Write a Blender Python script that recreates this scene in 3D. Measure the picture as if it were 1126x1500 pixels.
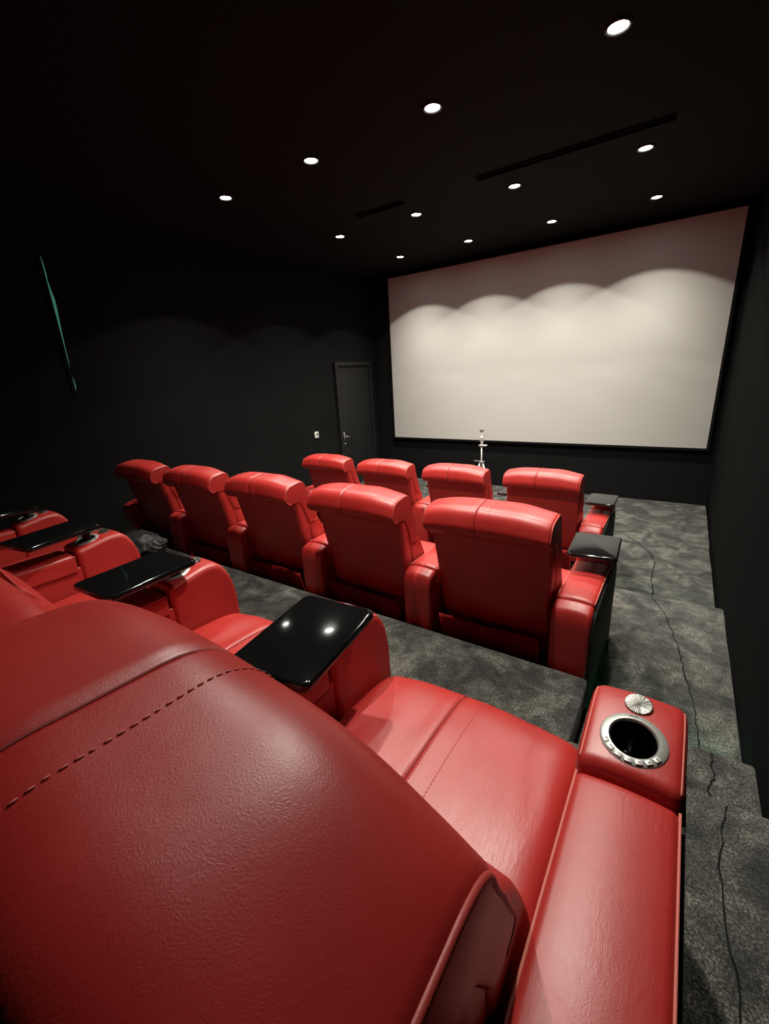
import bpy, bmesh, math, random
from mathutils import Vector, Matrix, noise

for _o in list(bpy.data.objects):
    bpy.data.objects.remove(_o)
SC = bpy.context.scene
COL = SC.collection
PI = math.pi

# ------------------------------------------------------------------ camera
# floor in front of the screen is z = 0, the lens is at x = y = 0
CAM_Z = 1.736
cam_d = bpy.data.cameras.new('camera')
cam = bpy.data.objects.new('camera', cam_d)
COL.objects.link(cam)
R = Vector((0.82757834, 0.55856902, -0.05580992))
U = Vector((-0.1273681, 0.28367171, 0.95042502))
F = Vector((-0.54670967, 0.77944276, -0.30590444))
m = Matrix((R, U, -F)).transposed().to_4x4()
m.translation = (0, 0, CAM_Z)
cam.matrix_world = m
cam_d.sensor_fit = 'HORIZONTAL'
cam_d.sensor_width = 36
cam_d.lens = 629.083 * 36 / 1126
cam_d.clip_start = 0.01
SC.camera = cam

# ------------------------------------------------------------------ world and exposure
w = bpy.data.worlds.new('world')
SC.world = w
w.use_nodes = True
w.node_tree.nodes['Background'].inputs[0].default_value = (0.8, 0.9, 1.0, 1)
w.node_tree.nodes['Background'].inputs[1].default_value = 0.0
SC.view_settings.view_transform = 'Standard'
SC.view_settings.look = 'None'
SC.view_settings.gamma = 1
SC.view_settings.use_curve_mapping = False
SC.view_settings.exposure = 0.0

BEAM_W = 150.0         # narrow soft beam of each ceiling spotlight
BEAM_HALF = 54.0
RIM_W = 34.0           # weak wide beam, cut off by the rim of the fitting
RIM_HALF = 54.3
LENS_E = 62.0          # glow of the lens of each spotlight
LIGHT_COL = (1.0, 0.945, 0.84)

# ------------------------------------------------------------------ room sizes
XL, XR = -4.42, 0.365
YB, YF = -1.3, 6.25
ZC = 3.20
Z2, ZM, Z3 = 0.226, 0.364, 0.501      # middle tier, half step, back tier


# ------------------------------------------------------------------ materials
def mat(name, base, rough=0.5, metal=0.0, spec=0.5):
    mm = bpy.data.materials.new(name)
    mm.use_nodes = True
    b = mm.node_tree.nodes['Principled BSDF']
    b.inputs['Base Color'].default_value = (*base, 1)
    b.inputs['Roughness'].default_value = rough
    b.inputs['Metallic'].default_value = metal
    b.inputs['Specular IOR Level'].default_value = spec
    return mm, mm.node_tree, b


def N(t, kind, **kw):
    n = t.nodes.new(kind)
    for k, v in kw.items():
        if k in n.inputs:
            n.inputs[k].default_value = v
        else:
            setattr(n, k, v)
    return n


def ramp(t, fac, stops):
    r = t.nodes.new('ShaderNodeValToRGB')
    e = r.color_ramp.elements
    while len(e) < len(stops):
        e.new(0.5)
    for el, (p, c) in zip(e, stops):
        el.position = p
        el.color = (*c, 1)
    t.links.new(fac, r.inputs[0])
    return r.outputs[0]


def obj_coords(t, scale=(1, 1, 1)):
    tc = N(t, 'ShaderNodeTexCoord')
    mp = N(t, 'ShaderNodeMapping')
    mp.inputs['Scale'].default_value = scale
    t.links.new(tc.outputs['Object'], mp.inputs[0])
    return mp.outputs[0]


def leather(name, c0, c1, rough=0.40):
    mm, t, b = mat(name, c0, rough, 0, 0.6)
    v = obj_coords(t)
    n1 = N(t, 'ShaderNodeTexNoise', Scale=7.0, Detail=4.0)
    t.links.new(v, n1.inputs['Vector'])
    t.links.new(ramp(t, n1.outputs[0], [(0.3, c0), (0.7, c1)]), b.inputs['Base Color'])
    # fine grain, then long creases, as bump
    vor = N(t, 'ShaderNodeTexVoronoi', Scale=330.0, feature='DISTANCE_TO_EDGE')
    nd = N(t, 'ShaderNodeTexNoise', Scale=40.0, Detail=2.0)
    t.links.new(v, nd.inputs['Vector'])
    mx = N(t, 'ShaderNodeMixRGB')
    mx.inputs[0].default_value = 0.02
    t.links.new(v, mx.inputs[1])
    t.links.new(nd.outputs['Color'], mx.inputs[2])
    t.links.new(mx.outputs[0], vor.inputs['Vector'])
    cr = N(t, 'ShaderNodeTexNoise', Scale=1.0, Detail=3.0, Roughness=0.5, Distortion=0.0)
    t.links.new(obj_coords(t, (150, 45, 90)), cr.inputs['Vector'])
    mask = N(t, 'ShaderNodeTexNoise', Scale=5.0, Detail=1.0)
    t.links.new(v, mask.inputs['Vector'])
    mk = ramp(t, mask.outputs[0], [(0.42, (0.12,) * 3), (0.62, (1, 1, 1))])
    ml = N(t, 'ShaderNodeMath', operation='MULTIPLY')
    t.links.new(cr.outputs[0], ml.inputs[0])
    t.links.new(mk, ml.inputs[1])
    b1 = N(t, 'ShaderNodeBump', Strength=0.16, Distance=0.0010)
    t.links.new(vor.outputs['Distance'], b1.inputs['Height'])
    b2 = N(t, 'ShaderNodeBump', Strength=0.22, Distance=0.003)
    t.links.new(ml.outputs[0], b2.inputs['Height'])
    t.links.new(b1.outputs[0], b2.inputs['Normal'])
    t.links.new(b2.outputs[0], b.inputs['Normal'])
    rr = N(t, 'ShaderNodeMapRange')
    rr.inputs['To Min'].default_value = rough - 0.06
    rr.inputs['To Max'].default_value = rough + 0.08
    t.links.new(n1.outputs[0], rr.inputs[0])
    t.links.new(rr.outputs[0], b.inputs['Roughness'])
    return mm


def carpet(name):
    mm, t, b = mat(name, (0.05, 0.05, 0.05), 0.9, 0, 0.25)
    v = obj_coords(t)
    big = N(t, 'ShaderNodeTexNoise', Scale=5.5, Detail=5.0, Roughness=0.6, Distortion=0.8)
    fine = N(t, 'ShaderNodeTexNoise', Scale=160.0, Detail=3.0, Roughness=0.75)
    mid = N(t, 'ShaderNodeTexNoise', Scale=22.0, Detail=3.0)
    for n in (big, fine, mid):
        t.links.new(v, n.inputs['Vector'])
    c1 = ramp(t, big.outputs[0], [(0.36, (0.013, 0.014, 0.012)), (0.5, (0.042, 0.042, 0.036)), (0.64, (0.102, 0.099, 0.083))])
    c2 = ramp(t, fine.outputs[0], [(0.34, (0.15,) * 3), (0.5, (0.75,) * 3), (0.66, (2.6,) * 3)])
    c3 = ramp(t, mid.outputs[0], [(0.3, (0.65,) * 3), (0.7, (1.3,) * 3)])
    m1 = N(t, 'ShaderNodeMixRGB', blend_type='MULTIPLY')
    m1.inputs[0].default_value = 1
    t.links.new(c1, m1.inputs[1]); t.links.new(c2, m1.inputs[2])
    m2 = N(t, 'ShaderNodeMixRGB', blend_type='MULTIPLY')
    m2.inputs[0].default_value = 1
    t.links.new(m1.outputs[0], m2.inputs[1]); t.links.new(c3, m2.inputs[2])
    t.links.new(m2.outputs[0], b.inputs['Base Color'])
    b.inputs['Sheen Weight'].default_value = 0.15
    bp = N(t, 'ShaderNodeBump', Strength=0.8, Distance=0.006)
    t.links.new(fine.outputs[0], bp.inputs['Height'])
    bp2 = N(t, 'ShaderNodeBump', Strength=0.5, Distance=0.02)
    t.links.new(mid.outputs[0], bp2.inputs['Height'])
    t.links.new(bp.outputs[0], bp2.inputs['Normal'])
    t.links.new(bp2.outputs[0], b.inputs['Normal'])
    return mm


def fabric(name, c, rough=0.9, scale=400.0, spec=0.2):
    mm, t, b = mat(name, c, rough, 0, spec)
    v = obj_coords(t)
    n = N(t, 'ShaderNodeTexNoise', Scale=scale, Detail=2.0)
    t.links.new(v, n.inputs['Vector'])
    lo = tuple(x * 0.6 for x in c)
    hi = tuple(x * 1.4 for x in c)
    t.links.new(ramp(t, n.outputs[0], [(0.3, lo), (0.7, hi)]), b.inputs['Base Color'])
    bp = N(t, 'ShaderNodeBump', Strength=0.4, Distance=0.003)
    t.links.new(n.outputs[0], bp.inputs['Height'])
    t.links.new(bp.outputs[0], b.inputs['Normal'])
    return mm


def emit(name, c, s):
    mm, t, b = mat(name, (0, 0, 0), 1)
    b.inputs['Emission Color'].default_value = (*c, 1)
    b.inputs['Emission Strength'].default_value = s
    return mm


def brushed(name):
    mm, t, b = mat(name, (0.5, 0.5, 0.48), 0.34, 1.0)
    tc = N(t, 'ShaderNodeTexCoord')
    g = N(t, 'ShaderNodeTexGradient', gradient_type='RADIAL')
    t.links.new(tc.outputs['Object'], g.inputs[0])
    n = N(t, 'ShaderNodeTexNoise', noise_dimensions='1D', Detail=3.0, Scale=60.0)
    t.links.new(g.outputs['Fac'], n.inputs['W'])
    bp = N(t, 'ShaderNodeBump', Strength=0.5, Distance=0.002)
    t.links.new(n.outputs[0], bp.inputs['Height'])
    t.links.new(bp.outputs[0], b.inputs['Normal'])
    t.links.new(ramp(t, n.outputs[0], [(0.40, (0.10, 0.10, 0.09)), (0.6, (0.42, 0.415, 0.40))]), b.inputs['Base Color'])
    return mm


M = {}
M['leather'] = leather('red_leather', (0.335, 0.0175, 0.0145), (0.40, 0.025, 0.020))
M['piping'] = leather('red_piping', (0.36, 0.032, 0.026), (0.42, 0.045, 0.035), 0.5)
M['thread'] = mat('red_thread', (0.52, 0.13, 0.10), 0.6)[0]
M['groove'] = mat('seam_cord', (0.19, 0.010, 0.008), 0.7)[0]
M['skirt'] = fabric('red_skirt_cloth', (0.29, 0.014, 0.012), 0.75, 260)
M['black_panel'] = fabric('black_side_panel', (0.022, 0.0215, 0.020), 0.7, 200)
M['base'] = mat('black_base', (0.012, 0.012, 0.012), 0.7)[0]
M['gloss'] = mat('black_lacquer', (0.004, 0.004, 0.0042), 0.07, 0, 0.5)[0]
M['cup'] = mat('black_cup_liner', (0.006, 0.006, 0.006), 0.16)[0]
M['silver'] = mat('satin_silver', (0.42, 0.415, 0.39), 0.38, 0.5)[0]
M['button'] = mat('silver_button', (0.48, 0.475, 0.45), 0.35, 0.4)[0]
M['glyph'] = mat('button_print', (0.10, 0.10, 0.095), 0.6)[0]
M['brushed'] = brushed('brushed_steel')
M['carpet'] = carpet('grey_carpet')
M['seam'] = mat('carpet_seam', (0.008, 0.009, 0.008), 1.0, 0, 0.1)[0]
M['wall'] = fabric('black_wall_fabric', (0.0078, 0.0081, 0.0080), 0.95, 300, 0.1)
M['ceil'] = fabric('black_ceiling', (0.0070, 0.0070, 0.0070), 0.9, 200, 0.15)
M['doorleaf'] = fabric('black_door_paint', (0.0125, 0.013, 0.0132), 0.55, 90, 0.3)
M['screen'] = fabric('screen_cloth', (0.54, 0.54, 0.505), 0.95, 900, 0.05)
M['chrome'] = mat('chrome', (0.75, 0.75, 0.73), 0.2, 1.0)[0]
M['alu'] = mat('pale_aluminium', (0.72, 0.70, 0.67), 0.4, 0.5)[0]
M['grey'] = mat('mid_grey_plastic', (0.16, 0.15, 0.15), 0.5)[0]
M['white'] = mat('white_plastic', (0.72, 0.72, 0.68), 0.5)[0]
M['dark'] = mat('dark_plastic', (0.02, 0.02, 0.02), 0.5)[0]
M['trim'] = mat('black_light_trim', (0.03, 0.03, 0.03), 0.45)[0]
M['slot'] = mat('ceiling_slot', (0.0015, 0.0015, 0.0015), 1.0, 0, 0.0)[0]
M['bag'] = fabric('black_bag_cloth', (0.030, 0.030, 0.032), 0.55, 240, 0.5)
M['lens'] = emit('spot_lens', (1.0, 0.98, 0.93), LENS_E)
M['led'] = emit('green_led', (0.10, 1.0, 0.48), 38.0)
M['leak'] = emit('teal_light', (0.16, 0.62, 0.45), 0.21)
M['leak_dim'] = emit('teal_light_dim', (0.16, 0.62, 0.45), 0.12)


# ------------------------------------------------------------------ helpers
def mesh_of(bm, name, smooth=True, angle=None):
    bmesh.ops.recalc_face_normals(bm, faces=bm.faces)
    me = bpy.data.meshes.new(name)
    bm.to_mesh(me)
    bm.free()
    if smooth:
        for p in me.polygons:
            p.use_smooth = True
        if angle:
            me.set_sharp_from_angle(angle=math.radians(angle))
    return me


def put(name, me, mt, parent=None, loc=(0, 0, 0), rot=(0, 0, 0)):
    if not me.materials:
        me.materials.append(mt)
    o = bpy.data.objects.new(name, me)
    COL.objects.link(o)
    o.location = loc
    o.rotation_euler = rot
    o.parent = parent
    return o


def tag(o, label, cat, group=None):
    o['label'] = label
    o['category'] = cat
    if group:
        o['group'] = group
    return o


def empty(name, loc, label=None, cat=None, group=None):
    o = bpy.data.objects.new(name, None)
    o.empty_display_size = 0.1
    COL.objects.link(o)
    o.location = loc
    if label:
        tag(o, label, cat, group)
    return o


def struct(o):
    o['kind'] = 'structure'
    return o


def bbox(bm, x0, x1, y0, y1, z0, z1, bev=0.0, seg=2):
    r = bmesh.ops.create_cube(bm, size=1)
    vs = r['verts']
    for v in vs:
        v.co = Vector((x0 + (v.co.x + .5) * (x1 - x0), y0 + (v.co.y + .5) * (y1 - y0), z0 + (v.co.z + .5) * (z1 - z0)))
    if bev > 0:
        es = list({e for v in vs for e in v.link_edges})
        bmesh.ops.bevel(bm, geom=es, offset=bev, segments=seg, affect='EDGES', profile=0.5)
    return vs


def boxmesh(name, x0, x1, y0, y1, z0, z1, bev=0.0, seg=2):
    bm = bmesh.new()
    bbox(bm, x0, x1, y0, y1, z0, z1, bev, seg)
    return mesh_of(bm, name, bev > 0, 35)


def tube(bm, pts, r, n=8, cap=True):
    pts = [Vector(p) for p in pts]
    rings = []
    for i, p in enumerate(pts):
        t = (pts[min(i + 1, len(pts) - 1)] - pts[max(i - 1, 0)]).normalized()
        a = t.orthogonal().normalized() if i == 0 else (rings_a - t * rings_a.dot(t)).normalized()
        rings_a = a
        b = t.cross(a)
        rr = r[i] if isinstance(r, (list, tuple)) else r
        rings.append([bm.verts.new(p + (a * math.cos(k * 2 * PI / n) + b * math.sin(k * 2 * PI / n)) * rr) for k in range(n)])
    for i in range(len(rings) - 1):
        for k in range(n):
            bm.faces.new((rings[i][k], rings[i][(k + 1) % n], rings[i + 1][(k + 1) % n], rings[i + 1][k]))
    if cap:
        bm.faces.new(rings[0][::-1])
        bm.faces.new(rings[-1])


def lathe(bm, prof, n=40, close=False):
    """prof: (radius, height) list, around z"""
    rings = []
    for (r, h) in prof:
        if r < 1e-6:
            rings.append([bm.verts.new((0, 0, h))])
        else:
            rings.append([bm.verts.new((r * math.cos(2 * PI * k / n), r * math.sin(2 * PI * k / n), h)) for k in range(n)])
    seq = list(zip(rings, rings[1:]))
    if close:
        seq.append((rings[-1], rings[0]))
    for a, b in seq:
        for k in range(n):
            k2 = (k + 1) % n
            if len(a) == 1 and len(b) == 1:
                continue
            if len(a) == 1:
                bm.faces.new((a[0], b[k2], b[k]))
            elif len(b) == 1:
                bm.faces.new((a[k], a[k2], b[0]))
            else:
                bm.faces.new((a[k], a[k2], b[k2], b[k]))


def round_poly(pts, seg=6):
    """closed polygon of (y, z, radius) -> smooth point list"""
    out = []
    n = len(pts)
    for i in range(n):
        p = Vector(pts[i][:2]); r = pts[i][2]
        a = Vector(pts[i - 1][:2]); b = Vector(pts[(i + 1) % n][:2])
        da, db = (a - p), (b - p)
        if r <= 0:
            out.append(p)
            continue
        ta = min(r, da.length * 0.48); tb = min(r, db.length * 0.48)
        s = p + da.normalized() * ta
        e = p + db.normalized() * tb
        for k in range(seg + 1):
            u = k / seg
            out.append(s * (1 - u) ** 2 + p * 2 * u * (1 - u) + e * u * u)
    return out


def densify(pts, d):
    out = []
    for i in range(len(pts)):
        a, b = pts[i], pts[(i + 1) % len(pts)]
        k = max(1, int((b - a).length / d))
        for j in range(k):
            out.append(a.lerp(b, j / k))
    return out


def inset(pts, d):
    out = []
    n = len(pts)
    area = sum(pts[i].x * pts[(i + 1) % n].y - pts[(i + 1) % n].x * pts[i].y for i in range(n))
    sg = 1 if area > 0 else -1
    for i in range(n):
        e1 = (pts[i] - pts[i - 1]); e2 = (pts[(i + 1) % n] - pts[i])
        t = (e1.normalized() + e2.normalized())
        t = t.normalized() if t.length > 1e-6 else e2.normalized()
        out.append(pts[i] + Vector((-t.y, t.x)) * sg * d)
    return out


def extrude_prof(prof, w, r_end, n_mid=10, seams=(), seam_d=0.004, seam_w=0.005, deform=None, k=5):
    """Sweep a (y,z) outline along x from -w to w, ends rounded by r_end; seams = x positions of sewn grooves."""
    st = []
    for i in range(k):
        t = i / k * PI / 2
        st.append((-(w - r_end + r_end * math.cos(t)), r_end * (1 - math.sin(t))))
    xs = [-(w - r_end) + 2 * (w - r_end) * i / n_mid for i in range(n_mid + 1)]
    for s in seams:
        xs = [x for x in xs if abs(x - s) > seam_w * 1.4]
        xs += [s - seam_w, s, s + seam_w]
    for x in sorted(xs):
        st.append((x, seam_d if any(abs(x - s) < 1e-6 for s in seams) else 0.0))
    for i in range(k - 1, -1, -1):
        t = i / k * PI / 2
        st.append(((w - r_end + r_end * math.cos(t)), r_end * (1 - math.sin(t))))
    bm = bmesh.new()
    rings = []
    for x, d in st:
        pp = inset(prof, d) if d > 1e-6 else prof
        ring = []
        for p in pp:
            c = Vector((x, p.x, p.y))
            ring.append(bm.verts.new(deform(c) if deform else c))
        rings.append(ring)
    n = len(prof)
    for a, b in zip(rings, rings[1:]):
        for i in range(n):
            j = (i + 1) % n
            bm.faces.new((a[i], a[j], b[j], b[i]))
    bm.faces.new(rings[0])
    bm.faces.new(rings[-1][::-1])
    return bm


def dashes(bm, pts, length=0.009, gap=0.005, r=0.0011, lift=(0, 0, 0.0005)):
    """little stitches laid along a path"""
    pts = [Vector(p) + Vector(lift) for p in pts]
    acc = 0.0
    on = []
    for a, b in zip(pts, pts[1:]):
        L = (b - a).length
        s = 0.0
        d = (b - a).normalized() if L > 1e-9 else Vector((0, 1, 0))
        while acc < L:
            p0 = a + d * acc
            p1 = a + d * min(acc + length, L + length * 0.5)
            tube(bm, [p0, (p0 + p1) / 2, p1], [r * 0.6, r, r * 0.6], 5)
            acc += length + gap
        acc -= L


# ------------------------------------------------------------------ room shell
struct(put('floor', boxmesh('floor', XL, XR, 2.6, YF, -0.12, 0.0), M['carpet']))
struct(put('floor_tier_middle', boxmesh('floor_tier_middle', XL, XR, 1.30, 3.10, -0.12, Z2, 0.018, 3), M['carpet']))
struct(put('floor_tier_back', boxmesh('floor_tier_back', XL, -0.185, YB, 1.648, -0.12, Z3, 0.018, 3), M['carpet']))
struct(put('floor_tier_aisle', boxmesh('floor_tier_aisle', -0.186, XR, YB, 1.29, -0.12, Z3 - 0.0005, 0.012, 3), M['carpet']))
struct(put('floor_step', boxmesh('floor_step', -0.186, XR, 1.25, 1.64, -0.12, ZM, 0.014, 3), M['carpet']))

struct(put('ceiling', boxmesh('ceiling', XL - .1, XR + .1, YB - .1, YF + .1, ZC, ZC + 0.1), M['ceil']))
struct(put('wall_left', boxmesh('wall_left', XL - 0.1, XL, YB - .1, YF + .1, -0.12, ZC), M['wall']))
struct(put('wall_front', boxmesh('wall_front', XL, XR, YF, YF + 0.1, -0.12, ZC), M['wall']))
struct(put('wall_back', boxmesh('wall_back', XL, XR, YB - 0.1, YB, -0.12, ZC), M['wall']))


def right_wall():
    # fabric stretched over the wall, sagging a little in soft vertical waves
    bm = bmesh.new()
    ny, nz = 90, 10
    g = [[None] * (nz + 1) for _ in range(ny + 1)]
    for i in range(ny + 1):
        y = YB - .1 + (YF - YB + .2) * i / ny
        for j in range(nz + 1):
            z = -0.12 + (ZC + .12) * j / nz
            x = XR + 0.006 * math.sin(y * 5.1) * math.sin(y * 1.7 + 0.6 * z)
            g[i][j] = bm.verts.new((x, y, z))
    for i in range(ny):
        for j in range(nz):
            bm.faces.new((g[i][j], g[i][j + 1], g[i + 1][j + 1], g[i + 1][j]))
    bmesh.ops.solidify(bm, geom=bm.faces[:], thickness=-0.1)
    return mesh_of(bm, 'wall_right')


struct(put('wall_right', right_wall(), M['wall']))


# carpet joints that wander along the aisle
def seam_strip(name, pts, z, wdt, parent):
    rnd = random.Random(len(pts))
    bm = bmesh.new()
    fine = []
    for a, b in zip(pts, pts[1:]):
        for k in range(8):
            u = k / 8
            fine.append((a[0] + (b[0] - a[0]) * u + rnd.uniform(-.006, .006), a[1] + (b[1] - a[1]) * u))
    fine.append(pts[-1])
    prev = None
    for x, y in fine:
        ww = wdt * rnd.uniform(0.5, 1.3)
        cur = [bm.verts.new((x - ww, y, z + .001)), bm.verts.new((x, y, z + .004)), bm.verts.new((x + ww, y, z + .001))]
        if prev:
            for k in range(2):
                bm.faces.new((prev[k], prev[k + 1], cur[k + 1], cur[k]))
        prev = cur
    o = put('carpet_seam', mesh_of(bm, name), M['seam'], parent)
    return o


FL = bpy.data.objects
seam_strip('seam_a', [(-.36, 4.86), (-.22, 4.66), (-.10, 4.45), (-.04, 4.2), (-.05, 3.9), (-.02, 3.6), (-.045, 3.35), (-.07, 3.12)], 0.0, 0.005, FL['floor'])
seam_strip('seam_b', [(-.02, 3.07), (.07, 2.85), (.13, 2.55), (.17, 2.3), (.215, 2.0), (.225, 1.8), (.235, 1.66)], Z2, 0.003, FL['floor_tier_middle'])
seam_strip('seam_c', [(.245, 1.62), (.24, 1.5), (.225, 1.42), (.25, 1.31)], ZM, 0.0032, FL['floor_step'])
seam_strip('seam_d', [(.25, 1.27), (.22, 1.1), (.24, 0.8), (.22, .4)], Z3, 0.002, FL['floor_tier_aisle'])


# ------------------------------------------------------------------ projection screen
SX0, SX1, SZ0, SZ1, SY = -4.035, 0.272, 0.699, 3.122, 6.205
scr = empty('projection_screen', ((SX0 + SX1) / 2, SY, SZ0), 'large pale grey projection screen stretched across the front wall', 'screen')
sw, sh = (SX1 - SX0) / 2, SZ1 - SZ0
bm = bmesh.new()
bbox(bm, -sw, sw, 0, 0.012, 0, sh)
put('screen_surface', mesh_of(bm, 'screen_surface', False), M['screen'], scr)
for nm, a in (('top', (-sw - .03, sw + .03, .0, .035, sh, sh + .03)), ('bottom', (-sw - .03, sw + .03, .0, .035, -.03, 0)),
              ('side_a', (-sw - .03, -sw, .0, .035, 0, sh)), ('side_b', (sw, sw + .03, .0, .035, 0, sh))):
    put('frame_bar', boxmesh('frame_' + nm, *a, 0.002, 1), M['wall'], scr)
# faint upright joints of the cloth
for jx in (-.95, .72):
    put('screen_joint', boxmesh('screen_joint', jx - .004, jx + .004, -.0012, .001, sh * .05, sh * .82), M['screen'], scr)


# ------------------------------------------------------------------ door on the left wall
dr = struct(empty('door_1', (XL, 5.64, 0)))
DH = 1.94
put('door_leaf', boxmesh('door_leaf', 0.0, 0.018, -.40, .40, 0.004, DH - .055, 0.003, 1), M['doorleaf'], dr)
put('door_frame', boxmesh('door_frame_top', 0.0, 0.05, -.46, .46, DH - .055, DH, 0.004, 1), M['doorleaf'], dr)
for s in (-1, 1):
    put('door_frame', boxmesh('door_frame_side', 0.0, 0.05, min(s * .46, s * .40), max(s * .46, s * .40), 0.004, DH - .055, 0.004, 1), M['doorleaf'], dr)
hp = put('handle_plate', boxmesh('handle_plate', 0.018, 0.026, -.365, -.335, .67, .90, 0.004, 2), M['chrome'], dr)
bm = bmesh.new()
tube(bm, [(0.02, -.35, .82), (.06, -.35, .82), (.068, -.34, .82), (.07, -.30, .822), (.068, -.23, .826)], 0.009, 10)
put('handle_lever', mesh_of(bm, 'handle_lever'), M['chrome'], dr)
bm = bmesh.new()
tube(bm, [(0.02, -.35, .71), (.04, -.35, .71)], 0.011, 12)
put('lock_cylinder', mesh_of(bm, 'lock_cylinder'), M['chrome'], dr)
bm = bmesh.new()
tube(bm, [(0.018, -.375, 1.12), (.024, -.375, 1.12)], 0.012, 12)
put('door_viewer', mesh_of(bm, 'door_viewer'), M['chrome'], dr)

# thermostat beside the door, socket low by the door
th = empty('thermostat', (XL, 4.67, 0.94), 'small white wall thermostat with dark display beside the black door', 'thermostat')
put('housing', boxmesh('thermo_housing', 0, .022, -.038, .038, -.045, .045, .006, 3), M['white'], th)
put('display', boxmesh('thermo_display', .022, .0235, -.006, .022, -.005, .025), M['dark'], th)
so = empty('wall_socket', (XL, 5.085, 0.47), 'white wall socket low on the wall next to the door frame', 'socket')
put('plate', boxmesh('socket_plate', 0, .012, -.05, .05, -.05, .05, .006, 3), M['white'], so)
bm = bmesh.new()
tube(bm, [(.0118, 0, 0), (.0135, 0, 0)], .02, 20)
put('insert', mesh_of(bm, 'socket_insert'), M['grey'], so)

# light that leaks past the edge of the wall covering
lk = empty('light_leak_gap', (XL, 1.72, 1.75), 'thin ragged slit of teal light in the black side wall', 'light slit')


def leak(name, mt, edge):
    bm = bmesh.new()
    prev = None
    for z, a, b in edge:
        cur = [bm.verts.new((.004, a, z)), bm.verts.new((.0015, b, z))]
        if prev:
            bm.faces.new((prev[0], prev[1], cur[1], cur[0]))
        prev = cur
    bmesh.ops.solidify(bm, geom=bm.faces[:], thickness=0.002)
    put(name, mesh_of(bm, name), mt, lk)


leak('lit_slit', M['leak'], [(1.04, 0, 0.0024), (.98, 0, 0.0090), (.9, 0, 0.0108), (.86, 0, 0.0078), (.8, 0, 0.0132), (.72, 0, 0.0240), (.62, 0, 0.0216), (.5, 0, 0.0132), (.38, 0, 0.0084), (.24, 0, 0.0060), (.18, 0, 0.0012)])
leak('lit_slit', M['leak'], [(.11, 0, 0.0018), (.09, 0, 0.0072), (.03, 0, 0.0108), (-.01, 0, 0.0018)])
put('batten', boxmesh('leak_batten', 0, .012, -.03, -.002, -.05, 1.06, .002, 1), M['wall'], lk)

# ------------------------------------------------------------------ ceiling: slots and spotlights
for x0, x1, lab in ((-1.63, -.28, 'long black slot diffuser in the ceiling between two rows of spotlights, nearer the right wall'),
                    (-2.86, -2.33, 'short black slot diffuser in the ceiling between two rows of spotlights, nearer the left wall')):
    sl = empty('slot_diffuser', ((x0 + x1) / 2, 3.90, ZC), lab, 'ceiling vent')
    h = (x1 - x0) / 2
    put('slot', boxmesh('slot', -h, h, -.030, .030, -.004, .0), M['slot'], sl)
    for yy in (-.036, .030):
        put('slot_lip', boxmesh('slot_lip', -h, h, yy, yy + .006, -.012, .0), M['ceil'], sl)

bm = bmesh.new()
lathe(bm, [(.058, 0.0), (.060, -.004), (.054, -.010), (.046, -.008), (.043, -.001), (.043, 0.0)], 36)
ME_TRIM = mesh_of(bm, 'spot_trim')
bm = bmesh.new()
lathe(bm, [(.0425, -.0010), (.036, -.0045), (.02, -.007), (0, -.008)], 30)
ME_LENS = mesh_of(bm, 'spot_lens')
ROWN = ['in the row nearest the screen', 'in the second row from the screen', 'in the third row from the screen', 'in the fourth row from the screen']
COLN = ['nearest the right wall', 'second from the right wall', 'second from the left wall', 'nearest the left wall']
for ri, y in enumerate((5.51, 4.265, 2.78, 1.46)):
    for ci in range(4 if ri < 3 else 2):
        x = -0.475 - 0.965 * ci
        sp = empty('ceiling_spotlight', (x, y, ZC), 'recessed ceiling spotlight %s, %s' % (ROWN[ri], COLN[ci]), 'spotlight', 'recessed ceiling spotlights')
        put('trim_ring', ME_TRIM, M['trim'], sp)
        put('lens', ME_LENS, M['lens'], sp)
        for en, half, blend in ((BEAM_W, BEAM_HALF, 1.0), (RIM_W, RIM_HALF, 0.06)):
            ld = bpy.data.lights.new('spot_lamp', 'SPOT')
            ld.energy = en
            ld.color = LIGHT_COL
            ld.spot_size = math.radians(2 * half)
            ld.spot_blend = blend
            ld.shadow_soft_size = 0.035
            lo = bpy.data.objects.new('spot_lamp', ld)
            COL.objects.link(lo)
            lo.parent = sp
            lo.location = (0, 0, -0.02)


# ------------------------------------------------------------------ LED strips under the step nosings
def led(x0, x1, y, z, label):
    t = empty('step_light', ((x0 + x1) / 2, y, z), label, 'light strip')
    h = (x1 - x0) / 2
    put('led_strip', boxmesh('led_strip', -h, h, 0, .004, -.006, .006), M['led'], t)
    put('profile', boxmesh('led_profile', -h, h, 0, .012, .007, .012), M['base'], t)


led(-.02, XR - .02, 1.6405, ZM - .07, 'green LED strip on the riser of the aisle half step')
led(-.35, XR - .02, 3.1005, Z2 - .08, 'green LED strip on the riser facing the front floor')


# ------------------------------------------------------------------ recliner meshes
# local origin: floor under the seat centre, y = 0 at the joint between arm pad and cup-holder box, +y towards the screen
P = 0.73           # distance between neighbouring seats
SEAM = 0.028
ME = {}


def crown_deep(c):
    c = crown_head(c)
    top = max(0.0, min(1.0, (c.z - 0.56) / 0.38))
    r = max(0.0, c.x / 0.283)
    c.z -= top * (0.085 * c.x + 0.050 * r ** 2.4)
    return c


def crown_head(c):
    x, y, z = c
    # ends of the pillow drop and round off; underside stays
    f = (abs(x) / 0.283) ** 2.8
    top = max(0.0, min(1.0, (z - 0.80) / 0.10))
    z -= 0.030 * f * top
    rear = max(0.0, min(1.0, (-0.47 - y) / 0.08))
    y += 0.012 * f * rear
    n = noise.noise(Vector((x * 9, y * 9, z * 9)))
    z += 0.0035 * n * top
    return Vector((x, y, z))


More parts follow.
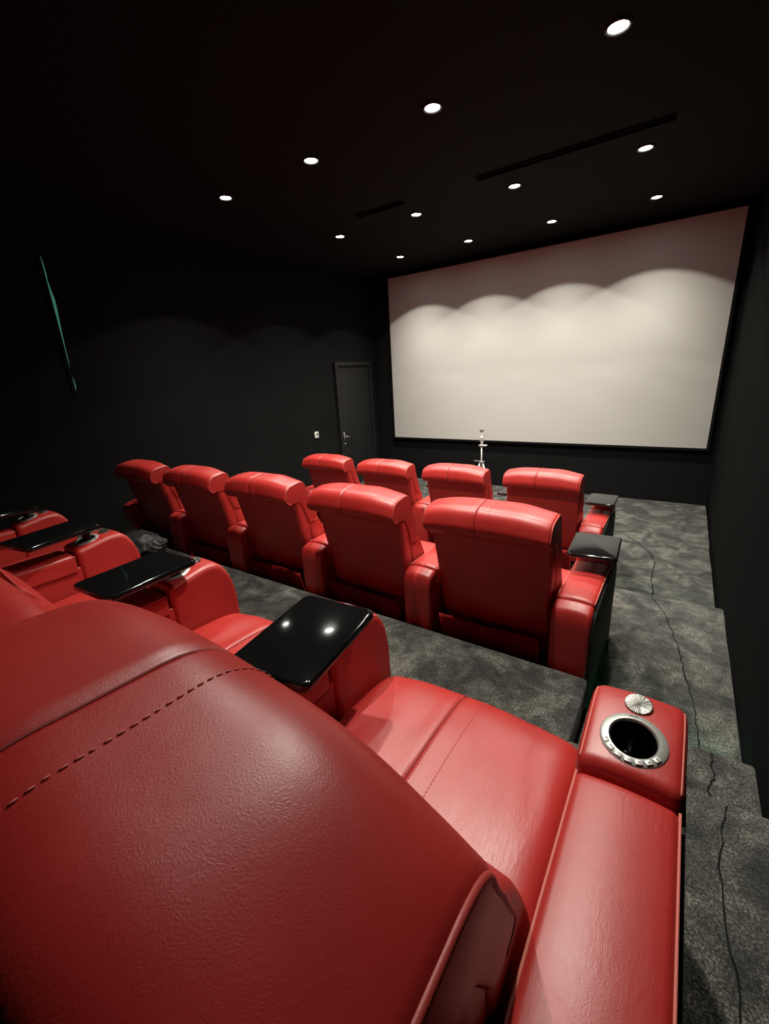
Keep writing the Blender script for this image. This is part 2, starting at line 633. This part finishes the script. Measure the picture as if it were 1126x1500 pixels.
HEADS = {
    'plain': [(-.49, .808, .02), (-.555, .808, .018), (-.586, .852, .032), (-.566, .944, .046), (-.402, .966, .055),
              (-.378, .82, .10), (-.318, .668, .035), (-.392, .642, .035), (-.455, .80, .04)],
    'deep': [(-.56, .832, .02), (-.640, .838, .03), (-.695, .905, .05), (-.660, .984, .07), (-.415, .972, .075),
             (-.378, .82, .10), (-.318, .668, .035), (-.392, .642, .035), (-.455, .80, .04)]}
HEADS = {k_: densify(round_poly(v_, 8), .012) for k_, v_ in HEADS.items()}


def outline_range(prof, pred):
    """longest run of outline points satisfying pred, outline rotated so that the run is contiguous"""
    n = len(prof)
    start = next(i for i in range(n) if not pred(prof[i]))
    rot = [prof[(start + i) % n] for i in range(n)]
    best = []
    cur = []
    for p in rot:
        if pred(p):
            cur.append(p)
        else:
            if len(cur) > len(best):
                best = cur
            cur = []
    if len(cur) > len(best):
        best = cur
    return best


def path3(prof, x, pred, deform, off):
    ids = outline_range(prof, pred)
    ip = inset(prof, -off)
    look = {id(p): q_ for p, q_ in zip(prof, ip)}
    return [deform(Vector((x, look[id(p)].x, look[id(p)].y))) if deform else Vector((x, look[id(p)].x, look[id(p)].y)) for p in ids]


for kind, head in HEADS.items():
    dfm = crown_deep if kind == 'deep' else crown_head
    ME['headrest_' + kind] = mesh_of(extrude_prof(head, .283, .013, 30, (-SEAM,), .0045, .006, dfm, 6), 'headrest', True, 60)
    bm = bmesh.new()
    dashes(bm, path3(head, SEAM, lambda p: p.y > .80, dfm, .0004), .0065, .0035, .0010)
    ME['head_stitch_' + kind] = mesh_of(bm, 'head_stitch')
    bm = bmesh.new()
    tube(bm, path3(head, -SEAM, lambda p: p.y > .70, dfm, -.0030), .0022, 6)
    ME['head_groove_' + kind] = mesh_of(bm, 'head_groove')
    # corded piping around both ends of the pillow
    for s in (-1, 1):
        bm = bmesh.new()
        pts = path3(head, s * .280, lambda p: p.x > -.42 + (.80 - p.y) * .4 if p.y < .80 and p.x > -.47 else p.y > .80 and not (-.53 < p.x < -.42 and p.y < .86), dfm, -.0065)
        tube(bm, pts, .0042, 8)
        dashes(bm, [p + Vector((-s * .0035, 0, 0.0025)) for p in pts], .007, .004, .0013)
        ME['head_piping_%s%d' % (kind, s)] = mesh_of(bm, 'head_piping')

# back shell (outside back) and back cushion
def bulge_shell(c):
    x, y, z = c
    k = 1 - 0.065 * max(0.0, (0.80 - z) / 0.5)
    y -= 0.012 * (1 - (x / .27) ** 2) * (1 if y < -.40 + (0.3 - z) * .2 + .05 else 0)
    return Vector((x * k, y, z))


shell = densify(round_poly([(-.505, .835, .03), (-.405, .325, .02), (-.315, .315, .03), (-.415, .835, .03)], 6), .03)
ME['back_shell'] = mesh_of(extrude_prof(shell, .279, .022, 10, (), deform=bulge_shell), 'back_shell', True, 60)


def bulge_cush(c):
    x, y, z = c
    y += 0.016 * (1 - (x / .29) ** 2) + 0.003 * noise.noise(Vector((x * 14, z * 14, 3)))
    return Vector((x, y, z))


cush = densify(round_poly([(-.425, .74, .02), (-.345, .36, .03), (-.19, .355, .05), (-.205, .46, .08), (-.30, .662, .035), (-.37, .74, .02)], 6), .02)
ME['back_cushion'] = mesh_of(extrude_prof(cush, .276, .016, 14, (-SEAM,), .004, .006, bulge_cush), 'back_cushion', True, 60)
for s in (-1, 1):
    bm = bmesh.new()
    pts = path3(cush, s * .266, lambda p: p.y > .40 and p.x > -.42 + (.70 - p.y) * .35, bulge_cush, -.010)
    tube(bm, pts, .004, 6)
    ME['cush_piping%d' % s] = mesh_of(bm, 'cush_piping')


# seat
def seat_def(c):
    x, y, z = c
    top = max(0.0, min(1.0, (z - 0.30) / 0.08))
    z += top * (0.016 * (1 - (x / .29) ** 2) - 0.010)
    # soft creases
    z += top * 0.0045 * noise.noise(Vector((x * 10, y * 5 + 2, 1))) + top * 0.002 * noise.noise(Vector((x * 34, y * 10, 7)))
    y += 0.02 * (1 - (x / .29) ** 2) * max(0, min(1, (y - .1) / .15))
    return Vector((x, y, z))


seat = densify(round_poly([(-.36, .20, .02), (.215, .20, .03), (.255, .30, .05), (.235, .395, .085), (.02, .415, .1), (-.36, .40, .03)], 8), .018)
ME['seat'] = mesh_of(extrude_prof(seat, .2805, .045, 30, (-SEAM,), .004, .006, seat_def, 6), 'seat', True, 60)
bm = bmesh.new()
tube(bm, path3(seat, -SEAM, lambda p: p.y > .24 and p.x > -.3, seat_def, -.0028), .0024, 6)
ME['seat_groove'] = mesh_of(bm, 'seat_groove')
bm = bmesh.new()
dashes(bm, path3(seat, SEAM, lambda p: p.y > .24 and p.x > -.3, seat_def, .0005), .006, .004, .0009)
ME['seat_stitch'] = mesh_of(bm, 'seat_stitch')
bm = bmesh.new()
dashes(bm, path3(seat, -SEAM + .009, lambda p: p.y > .24 and p.x > -.3, seat_def, .0005), .006, .004, .0008)
ME['seat_stitch2'] = mesh_of(bm, 'seat_stitch2')

# folded foot rest below the seat front
foot = densify(round_poly([(.17, .05, .02), (.25, .05, .03), (.265, .12, .03), (.255, .205, .03), (.17, .205, .02)], 5), .03)
ME['footrest'] = mesh_of(extrude_prof(foot, .277, .02, 8), 'footrest', True, 60)
ME['base'] = boxmesh('recliner_base', -.27, .27, -.34, .16, 0.0, .20, .006, 1)


# loose skirt closing the back below the shell
def skirt(seed):
    rnd = random.Random(seed)
    a, b = rnd.uniform(0, 6), rnd.uniform(0, 6)
    bm = bmesh.new()
    nx, nz = 34, 9
    g = []
    for i in range(nx + 1):
        x = -.245 + .49 * i / nx
        row = []
        for j in range(nz + 1):
            v = j / nz
            sag = 0.012 * abs(math.sin(x * 6 + a)) * (1 - v)
            z = .012 + (.352 - sag) * (1 - v)
            y = -.420 - .075 * (1 - v) + (.010 * math.sin(x * 24 + a + 2.5 * v) + .006 * math.sin(x * 51 + b)) * (0.25 + .75 * v) * (1 if i not in (0, nx) else .3)
            row.append(bm.verts.new((x, y, z)))
        g.append(row)
    for i in range(nx):
        for j in range(nz):
            bm.faces.new((g[i][j], g[i + 1][j], g[i + 1][j + 1], g[i][j + 1]))
    bmesh.ops.solidify(bm, geom=bm.faces[:], thickness=0.003)
    return mesh_of(bm, 'back_skirt')


SKIRTS = [skirt(s) for s in range(5)]

# arm rest, local x = 0 at its centre
AW = 0.079
ME['arm_body'] = mesh_of(extrude_prof(densify(round_poly([(-.50, .004, .01), (.20, .004, .01), (.20, .46, .02), (.0, .50, .01), (-.46, .49, .03), (-.50, .45, .03)], 4), .05), AW - .006, .008, 4), 'arm_body', True, 50)
ME['arm_side'] = mesh_of(extrude_prof(densify(round_poly([(-.50, .004, .01), (.245, .004, .02), (.25, .42, .04), (.19, .525, .06), (.0, .525, .01), (-.44, .520, .03), (-.50, .46, .05)], 4), .05), .006, .003, 2, k=3), 'arm_side', True, 50)


def crown_arm(hw, amt, z0):
    def f(c):
        x, y, z = c
        if z > z0:
            z += amt * (1 - (x / hw) ** 2) * min(1, (z - z0) / .03)
        return Vector((x, y, z))
    return f


pad = densify(round_poly([(-.428, .47, .01), (-.002, .47, .01), (-.002, .557, .022), (-.428, .557, .022)], 6), .02)
ME['arm_pad'] = mesh_of(extrude_prof(pad, AW, .016, 8, (), deform=crown_arm(AW, .010, .53)), 'arm_pad', True, 60)
rear = densify(round_poly([(-.510, .01, .01), (-.434, .01, .01), (-.434, .556, .020), (-.510, .530, .06)], 8), .02)
ME['arm_rear'] = mesh_of(extrude_prof(rear, AW, .016, 8, (), deform=crown_arm(AW, .008, .50)), 'arm_rear', True, 60)

SL0, SL1 = (0.0, .568), (.21, .606)          # slope of the top of the cup-holder box
SLA = math.atan2(SL1[1] - SL0[1], SL1[0] - SL0[0])
front = densify(round_poly([(.004, .30, .01), (.004, .570, .024), (.155, .598, .04), (.218, .585, .05), (.262, .49, .08), (.272, .01, .01), (.18, .01, .01), (.18, .30, .02)], 8), .016)
bmf = extrude_prof(front, AW + .003, .020, 10, (), deform=crown_arm(AW, .006, .54), k=6)
me_front = mesh_of(bmf, 'arm_front', True, 60)


def on_slope(y, h=0.0):
    z = SL0[1] + (y - SL0[0]) * math.tan(SLA)
    return Vector((0, y - math.sin(SLA) * h, z + math.cos(SLA) * h))


CUP_Y, KNOB_Y = .078, .157
RO, RI = .0545, .0372
# cut the cup hole
bm = bmesh.new()
lathe(bm, [(0, -.085), (RI + .004, -.085), (RI + .004, .06), (0, .06)], 40)
cut = put('cutter', mesh_of(bm, 'cutter', False), M['cup'], None, on_slope(CUP_Y), (SLA, 0, 0))
tmp = put('cut_target', me_front, M['leather'])
md = tmp.modifiers.new('b', 'BOOLEAN')
md.operation = 'DIFFERENCE'
md.solver = 'EXACT'
md.object = cut
dg = bpy.context.evaluated_depsgraph_get()
dg.update()
ME['arm_front_cut'] = bpy.data.meshes.new_from_object(tmp.evaluated_get(dg))
ME['arm_front_cut'].materials.clear()
me_front.materials.clear()
bpy.data.objects.remove(tmp)
bpy.data.objects.remove(cut)
ME['arm_front'] = me_front

# thin welts along the long edges of the arm tops
for s in (-1, 1):
    bm = bmesh.new()
    f = crown_arm(AW, .010, .53)
    tube(bm, [f(Vector((s * (AW - .003), -.425 + .42 * i / 12, .5515))) for i in range(13)], .0024, 6)
    0 and dashes(bm, [f(Vector((s * (AW - .0075), -.425 + .42 * i / 12, .5555))) for i in range(13)], .006, .004, .0009)
    ME['pad_welt%d' % s] = mesh_of(bm, 'pad_welt')
for s in (-1, 1):
    bm = bmesh.new()
    tube(bm, path3(front, s * (AW - .004), lambda p: p.y > .50 and p.x > .01, crown_arm(AW, .006, .54), -.0062), .0024, 6)
    0 and dashes(bm, path3(front, s * (AW - .009), lambda p: p.y > .50 and p.x > .01, crown_arm(AW, .006, .54), -.0032), .005, .004, .0009)
    ME['front_welt%d' % s] = mesh_of(bm, 'front_welt')

# cup holder
bm = bmesh.new()
lathe(bm, [(RI, -.004), (RI + .0005, .0045), (RI + .003, .0075), (RO - .004, .0062), (RO - .0008, .0035), (RO, -.002), (RI, -.004)], 56)
ME['ring'] = mesh_of(bm, 'cup_ring', True, 40)
bm = bmesh.new()
lathe(bm, [(RI - .0002, .003), (RI - .001, -.02), (RI - .004, -.07), (RI - .009, -.076), (0, -.077), (0, -.080), (RI + .001, -.080), (RI + .0025, -.01), (RI + .001, .003)], 48)
ME['cup'] = mesh_of(bm, 'cup_liner', True, 40)
ME['button'] = boxmesh('cup_button', -.0056, .0056, -.0044, .0044, 0, .0014, .0006, 2)
bm = bmesh.new()
bbox(bm, -.0022, -.0012, -.0016, .0016, .0016, .0019)
bbox(bm, -.0022, .0022, -.0016, -.0006, .0016, .0019)
ME['glyph_l'] = mesh_of(bm, 'glyph_l', False)
ME['glyph_bar'] = boxmesh('glyph_bar', -.0024, .0024, -.0006, .0006, .0016, .0019)
bm = bmesh.new()
bbox(bm, -.0009, .0009, -.0022, .0024, .0016, .0022)
ME['glyph_key'] = mesh_of(bm, 'glyph_key', False)
ME['slit'] = boxmesh('ring_slit', -.0075, .0075, -.0012, .0012, 0, .0009)
bm = bmesh.new()
lathe(bm, [(0.0240, -.004), (.0240, .003), (.0234, .0046), (.0222, .0052), (0, .0054)], 48)
ME['knob'] = mesh_of(bm, 'knob', True, 22)


# tray
def tray_mesh():
    W, L, T, r = .108, .152, .011, .020
    bm = bmesh.new()
    loop = []
    for cx, cy, a0 in ((W - r, L - r, 0), (-W + r, L - r, 90), (-W + r, -L + r, 180), (W - r, -L + r, 270)):
        for k in range(7):
            a = math.radians(a0 + 15 * k)
            loop.append((cx + r * math.cos(a), cy + r * math.sin(a)))
    secs = [(.006, -T), (.0015, -T + .003), (0, -.004), (0, .004), (.0018, T - .0028), (.005, T - .0006), (.009, T)]
    rings = []
    for d, z in secs:
        rings.append([bm.verts.new((x * (1 - d / W), y * (1 - d / L), z)) for x, y in loop])
    n = len(loop)
    for a, b in zip(rings, rings[1:]):
        for i in range(n):
            bm.faces.new((a[i], a[(i + 1) % n], b[(i + 1) % n], b[i]))
    bm.faces.new(rings[0][::-1])
    bm.faces.new(rings[-1])
    return mesh_of(bm, 'tray', True, 40)


ME['tray'] = tray_mesh()
ME['tray_bracket'] = boxmesh('tray_bracket', -.035, .035, -.06, .12, -.022, -.0105, .003, 2)
bm = bmesh.new()
tube(bm, [(0, 0, 0), (0, 0, .05)], .017, 20)
ME['tray_post'] = mesh_of(bm, 'tray_post', True, 40)


def arm(root, x, tray=None, bare=False, aisle=0):
    """arm rest of a recliner at local x; tray = (dx, dy, degrees) of the swivel tray"""
    ab = put('armrest', ME['arm_body'], M['leather'], root, (x, 0, 0))
    put('arm_pad', ME['arm_pad'], M['leather'], ab)
    put('rear_pad', ME['arm_rear'], M['leather'], ab)
    if aisle:
        put('side_panel', ME['arm_side'], M['black_panel'], ab, (aisle * (AW + .002), 0, 0))
    fb = put('cup_holder_box', ME['arm_front_cut'], M['leather'], root, (x, 0, 0))
    for s in (-1, 1):
        put('front_welt', ME['front_welt%d' % s], M['thread'], fb)
        put('pad_welt', ME['pad_welt%d' % s], M['thread'], ab)
    c = on_slope(CUP_Y, .004)
    ring = put('cup_holder', ME['ring'], M['silver'], root, (x + c.x, c.y, c.z), (SLA, 0, 0))
    put('cup_liner', ME['cup'], M['cup'], ring)
    if bare:
        rm = (RI + RO) / 2 + .0005
        for k in range(7):
            a = math.radians(208 + 19.5 * k)
            b = put('button', ME['button'], M['button'], ring, (rm * math.cos(a), rm * math.sin(a), .0066), (0, 0, a + PI / 2))
            g = ME['glyph_l'] if k < 4 else (ME['glyph_bar'] if k < 6 else ME['glyph_key'])
            gl = put('button_mark', g, M['glyph'], ring, b.location, b.rotation_euler)
        a = math.radians(96)
        put('ring_slit', ME['slit'], M['dark'], ring, (rm * math.cos(a), rm * math.sin(a), .0062), (0, 0, a + PI / 2))
    k = on_slope(KNOB_Y, .004)
    put('knob', ME['knob'], M['brushed'], root, (x, k.y, k.z + .001), (SLA, 0, 0))
    if tray:
        dx, dy, deg, zt, *tl = tray
        tl = math.radians(tl[0]) if tl else 0.0
        t = put('tray_table', ME['tray'], M['gloss'], root, (x + dx, dy, zt), (tl, tl, math.radians(deg)))
        p = put('tray_post', ME['tray_post'], M['base'], t)
        # post stands on the box under the front part of the tray
        loc = Vector((x, .085, 0)) - Vector((x + dx, dy, 0))
        loc.rotate(Matrix.Rotation(-math.radians(deg), 3, 'Z'))
        p.location = (loc.x, loc.y, -.0105 - .05)
        p.scale = (1, 1, 1)


def recliner(x, y, z, label, group, seed=0, dz=0.0, right=None, left=None, aisle=False, bare=False, head='plain', hy=0.0, yaw=0.0):
    rt = empty('cinema_recliner', (x, y, z), label, 'recliner', group)
    rt.rotation_euler = (0, 0, math.radians(yaw))
    put('base', ME['base'], M['base'], rt)
    st = put('seat', ME['seat'], M['leather'], rt)
    put('centre_seam', ME['seat_groove'], M['groove'], st)
    put('stitching', ME['seat_stitch'], M['thread'], st)
    put('stitching', ME['seat_stitch2'], M['thread'], st)
    put('footrest', ME['footrest'], M['leather'], rt)
    bk = put('backrest', ME['back_shell'], M['leather'], rt)
    put('back_skirt', SKIRTS[seed % 5], M['skirt'], rt)
    cu = put('back_cushion', ME['back_cushion'], M['leather'], rt)
    for s in (-1, 1):
        put('piping', ME['cush_piping%d' % s], M['piping'], cu)
    hd = put('headrest', ME['headrest_' + head], M['leather'], rt, (0, hy - .2 * dz, dz))
    put('centre_seam', ME['head_groove_' + head], M['groove'], hd)
    put('stitching', ME['head_stitch_' + head], M['thread'], hd)
    for s in (-1, 1):
        put('piping', ME['head_piping_%s%d' % (head, s)], M['piping'], hd)
    if right is not False:
        arm(rt, P / 2, right, bare, 1 if aisle else 0)
    if left is not None:
        arm(rt, -P / 2, left or None, False, -1)
    return rt


ORD = ['end recliner next to the aisle', 'second recliner from the aisle', 'third recliner from the aisle', 'fourth recliner from the aisle', 'recliner farthest from the aisle']
TZ = .650
# back row (its end arm at x = 0)
BK = 'back row of red recliners'
recliner(-P / 2, .655, Z3, 'red leather recliner, back row, aisle end, bare steel-ringed cup holder', BK, 0, dz=0.0, bare=True, aisle=True, head='deep')
recliner(-P / 2 - P, .655, Z3, 'red leather recliner, back row, second from the aisle, tray on its arm', BK, 1, dz=-.07, hy=-.05, right=(.055, -.045, 8, TZ, 1.5))
recliner(-P / 2 - 2 * P, .655, Z3, 'red leather recliner, back row, third from the aisle, tray on its arm', BK, 2, right=(.03, -.06, 4, TZ))
recliner(-P / 2 - 3 * P, .655, Z3, 'red leather recliner, back row, fourth from the aisle, tray on both arms', BK, 3, right=(-.01, -.04, 12, TZ), left=(.0, -.04, 5, TZ))
# middle row
MD = 'middle row of red recliners'
A2 = -.278
for i in range(5):
    lab = 'red leather recliner, middle row, ' + ['aisle end with black tray beside the steps', 'second from the aisle', 'third from the aisle', 'fourth from the aisle', 'far end beside the black bag'][i]
    recliner(A2 - P / 2 - P * i, 2.185, Z2, lab, MD, i, dz=[0, 0, .004, 0, -.004][i], right=(.003, -.02, 3, TZ), aisle=(i == 0), left=(0.0, -.02, 0, TZ) if i == 4 else None)
# front row
FR = 'front row of red recliners'
A1 = -.465
for i in range(4):
    lab = 'red leather recliner, front row, ' + ['aisle end with black tray', 'second from the aisle', 'third from the aisle', 'far end near the door'][i]
    recliner(A1 - P / 2 - P * i, 3.80, 0.0, lab, FR, i + 2, dz=[.018, .004, 0, .010][i], right=(0.0, -.02, 0, TZ), aisle=(i == 0), left=(0.0, -.02, 0, TZ) if i == 3 else None)


# ------------------------------------------------------------------ black bag on the back tier
bg = empty('cloth_bag', (-3.36, 1.47, Z3), 'crumpled black cloth bag lying on the carpet behind the middle row', 'bag')
bg.scale = (1.25, 1.1, 1.1)
bm = bmesh.new()
bmesh.ops.create_icosphere(bm, subdivisions=5, radius=1)
for v in bm.verts:
    c = v.co.copy()
    nz = noise.noise(c * 1.7 + Vector((3, 1, 7))) * .22 + abs(noise.noise(c * 4.1)) * .20
    d = c * (1 + nz)
    z = d.z * .085 + .075
    v.co = Vector((d.x * .20, d.y * .13, max(0.001, z)))
put('bag_body', mesh_of(bm, 'bag_body'), M['bag'], bg)
bm = bmesh.new()
g = []
for i in range(25):
    u = i / 24
    row = []
    for j in range(9):
        v = j / 8
        x = -.22 + .46 * u
        y = -.17 + .13 * v
        z = .055 + .09 * math.sin(PI * min(1, v * 1.1)) * (1 - .4 * u) + .028 * math.sin(u * 9) * (1 - v) + .012 * math.sin(u * 23 + v * 5)
        row.append(bm.verts.new((x, y, max(.004, z))))
    g.append(row)
for i in range(24):
    for j in range(8):
        bm.faces.new((g[i][j], g[i + 1][j], g[i + 1][j + 1], g[i][j + 1]))
bmesh.ops.solidify(bm, geom=bm.faces[:], thickness=0.006)
put('flap', mesh_of(bm, 'bag_flap'), M['bag'], bg)
bm = bmesh.new()
tube(bm, [(-.155 + .045 * math.cos(a), -.182 + .006 * math.sin(3 * a), .085 + .030 * math.sin(a)) for a in [PI * .95 + PI * 1.0 * k / 14 for k in range(15)]], .0042, 8)
put('zip_edge', mesh_of(bm, 'bag_ring'), M['white'], bg)
for sx in (0, 1):
    bm = bmesh.new()
    pts = [(-.05 - .06 * sx, -.16, .03), (-.10 - .05 * sx, -.24, .012), (-.06 + .02 * sx, -.30 - .03 * sx, .012), (.03, -.27, .014), (.06, -.20, .02), (.04, -.15, .04)]
    sm = []
    for a, b, c in zip(pts, pts[1:], pts[2:]):
        for k in range(6):
            u = k / 6
            pa = Vector(a).lerp(Vector(b), .5 + u / 2); pb = Vector(b).lerp(Vector(c), u / 2)
            sm.append(pa.lerp(pb, u))
    tube(bm, sm, .010, 8)
    put('strap', mesh_of(bm, 'bag_strap'), M['bag'], bg)

# ------------------------------------------------------------------ tripod in front of the screen
tp = empty('tripod_stand', (-2.34, 5.86, 0), 'slim pale tripod with a small upright device below the screen', 'tripod')
for k in range(3):
    a = math.radians(90 + 120 * k + 15)
    bm = bmesh.new()
    ca, sa = math.cos(a), math.sin(a)
    tube(bm, [(.02 * ca, .02 * sa, .43), (.11 * ca, .11 * sa, .20), (.20 * ca, .20 * sa, .010)], [.011, .010, .008], 10)
    lg = put('leg', mesh_of(bm, 'tripod_leg'), M['alu'], tp)
    bm = bmesh.new()
    tube(bm, [(.193 * ca, .193 * sa, .022), (.205 * ca, .205 * sa, 0.0)], .011, 10)
    put('rubber_foot', mesh_of(bm, 'tripod_foot'), M['dark'], lg)
bm = bmesh.new()
tube(bm, [(0, 0, .20), (0, 0, .68)], .011, 12)
put('column', mesh_of(bm, 'tripod_column'), M['alu'], tp)
bm = bmesh.new()
lathe(bm, [(0, .415), (.03, .415), (.034, .43), (.03, .455), (.016, .46), (0, .46)], 20)
put('collar', mesh_of(bm, 'tripod_collar'), M['grey'], tp)
bm = bmesh.new()
tube(bm, [(.05, 0, .447), (-.03, 0, .447), (-.11, 0, .450)], [.008, .009, .011], 10)
put('handle', mesh_of(bm, 'tripod_handle'), M['grey'], tp)
put('head_plate', boxmesh('tripod_plate', -.035, .075, -.03, .03, .672, .690, .004, 2), M['alu'], tp)
bm = bmesh.new()
lathe(bm, [(0, .69), (.018, .69), (.014, .715), (.030, .735), (.032, .80), (.024, .815), (0, .815)], 24)
dv = put('device', mesh_of(bm, 'tripod_device', True, 40), M['alu'], tp)
bm = bmesh.new()
lathe(bm, [(0, .815), (.020, .815), (.020, .885), (0, .885)], 20)
put('device_tube', mesh_of(bm, 'device_tube', True, 40), M['white'], dv)
bm = bmesh.new()
lathe(bm, [(0, .885), (.030, .885), (.030, .905), (0, .907)], 20)
put('device_cap', mesh_of(bm, 'device_cap', True, 40), M['grey'], dv)
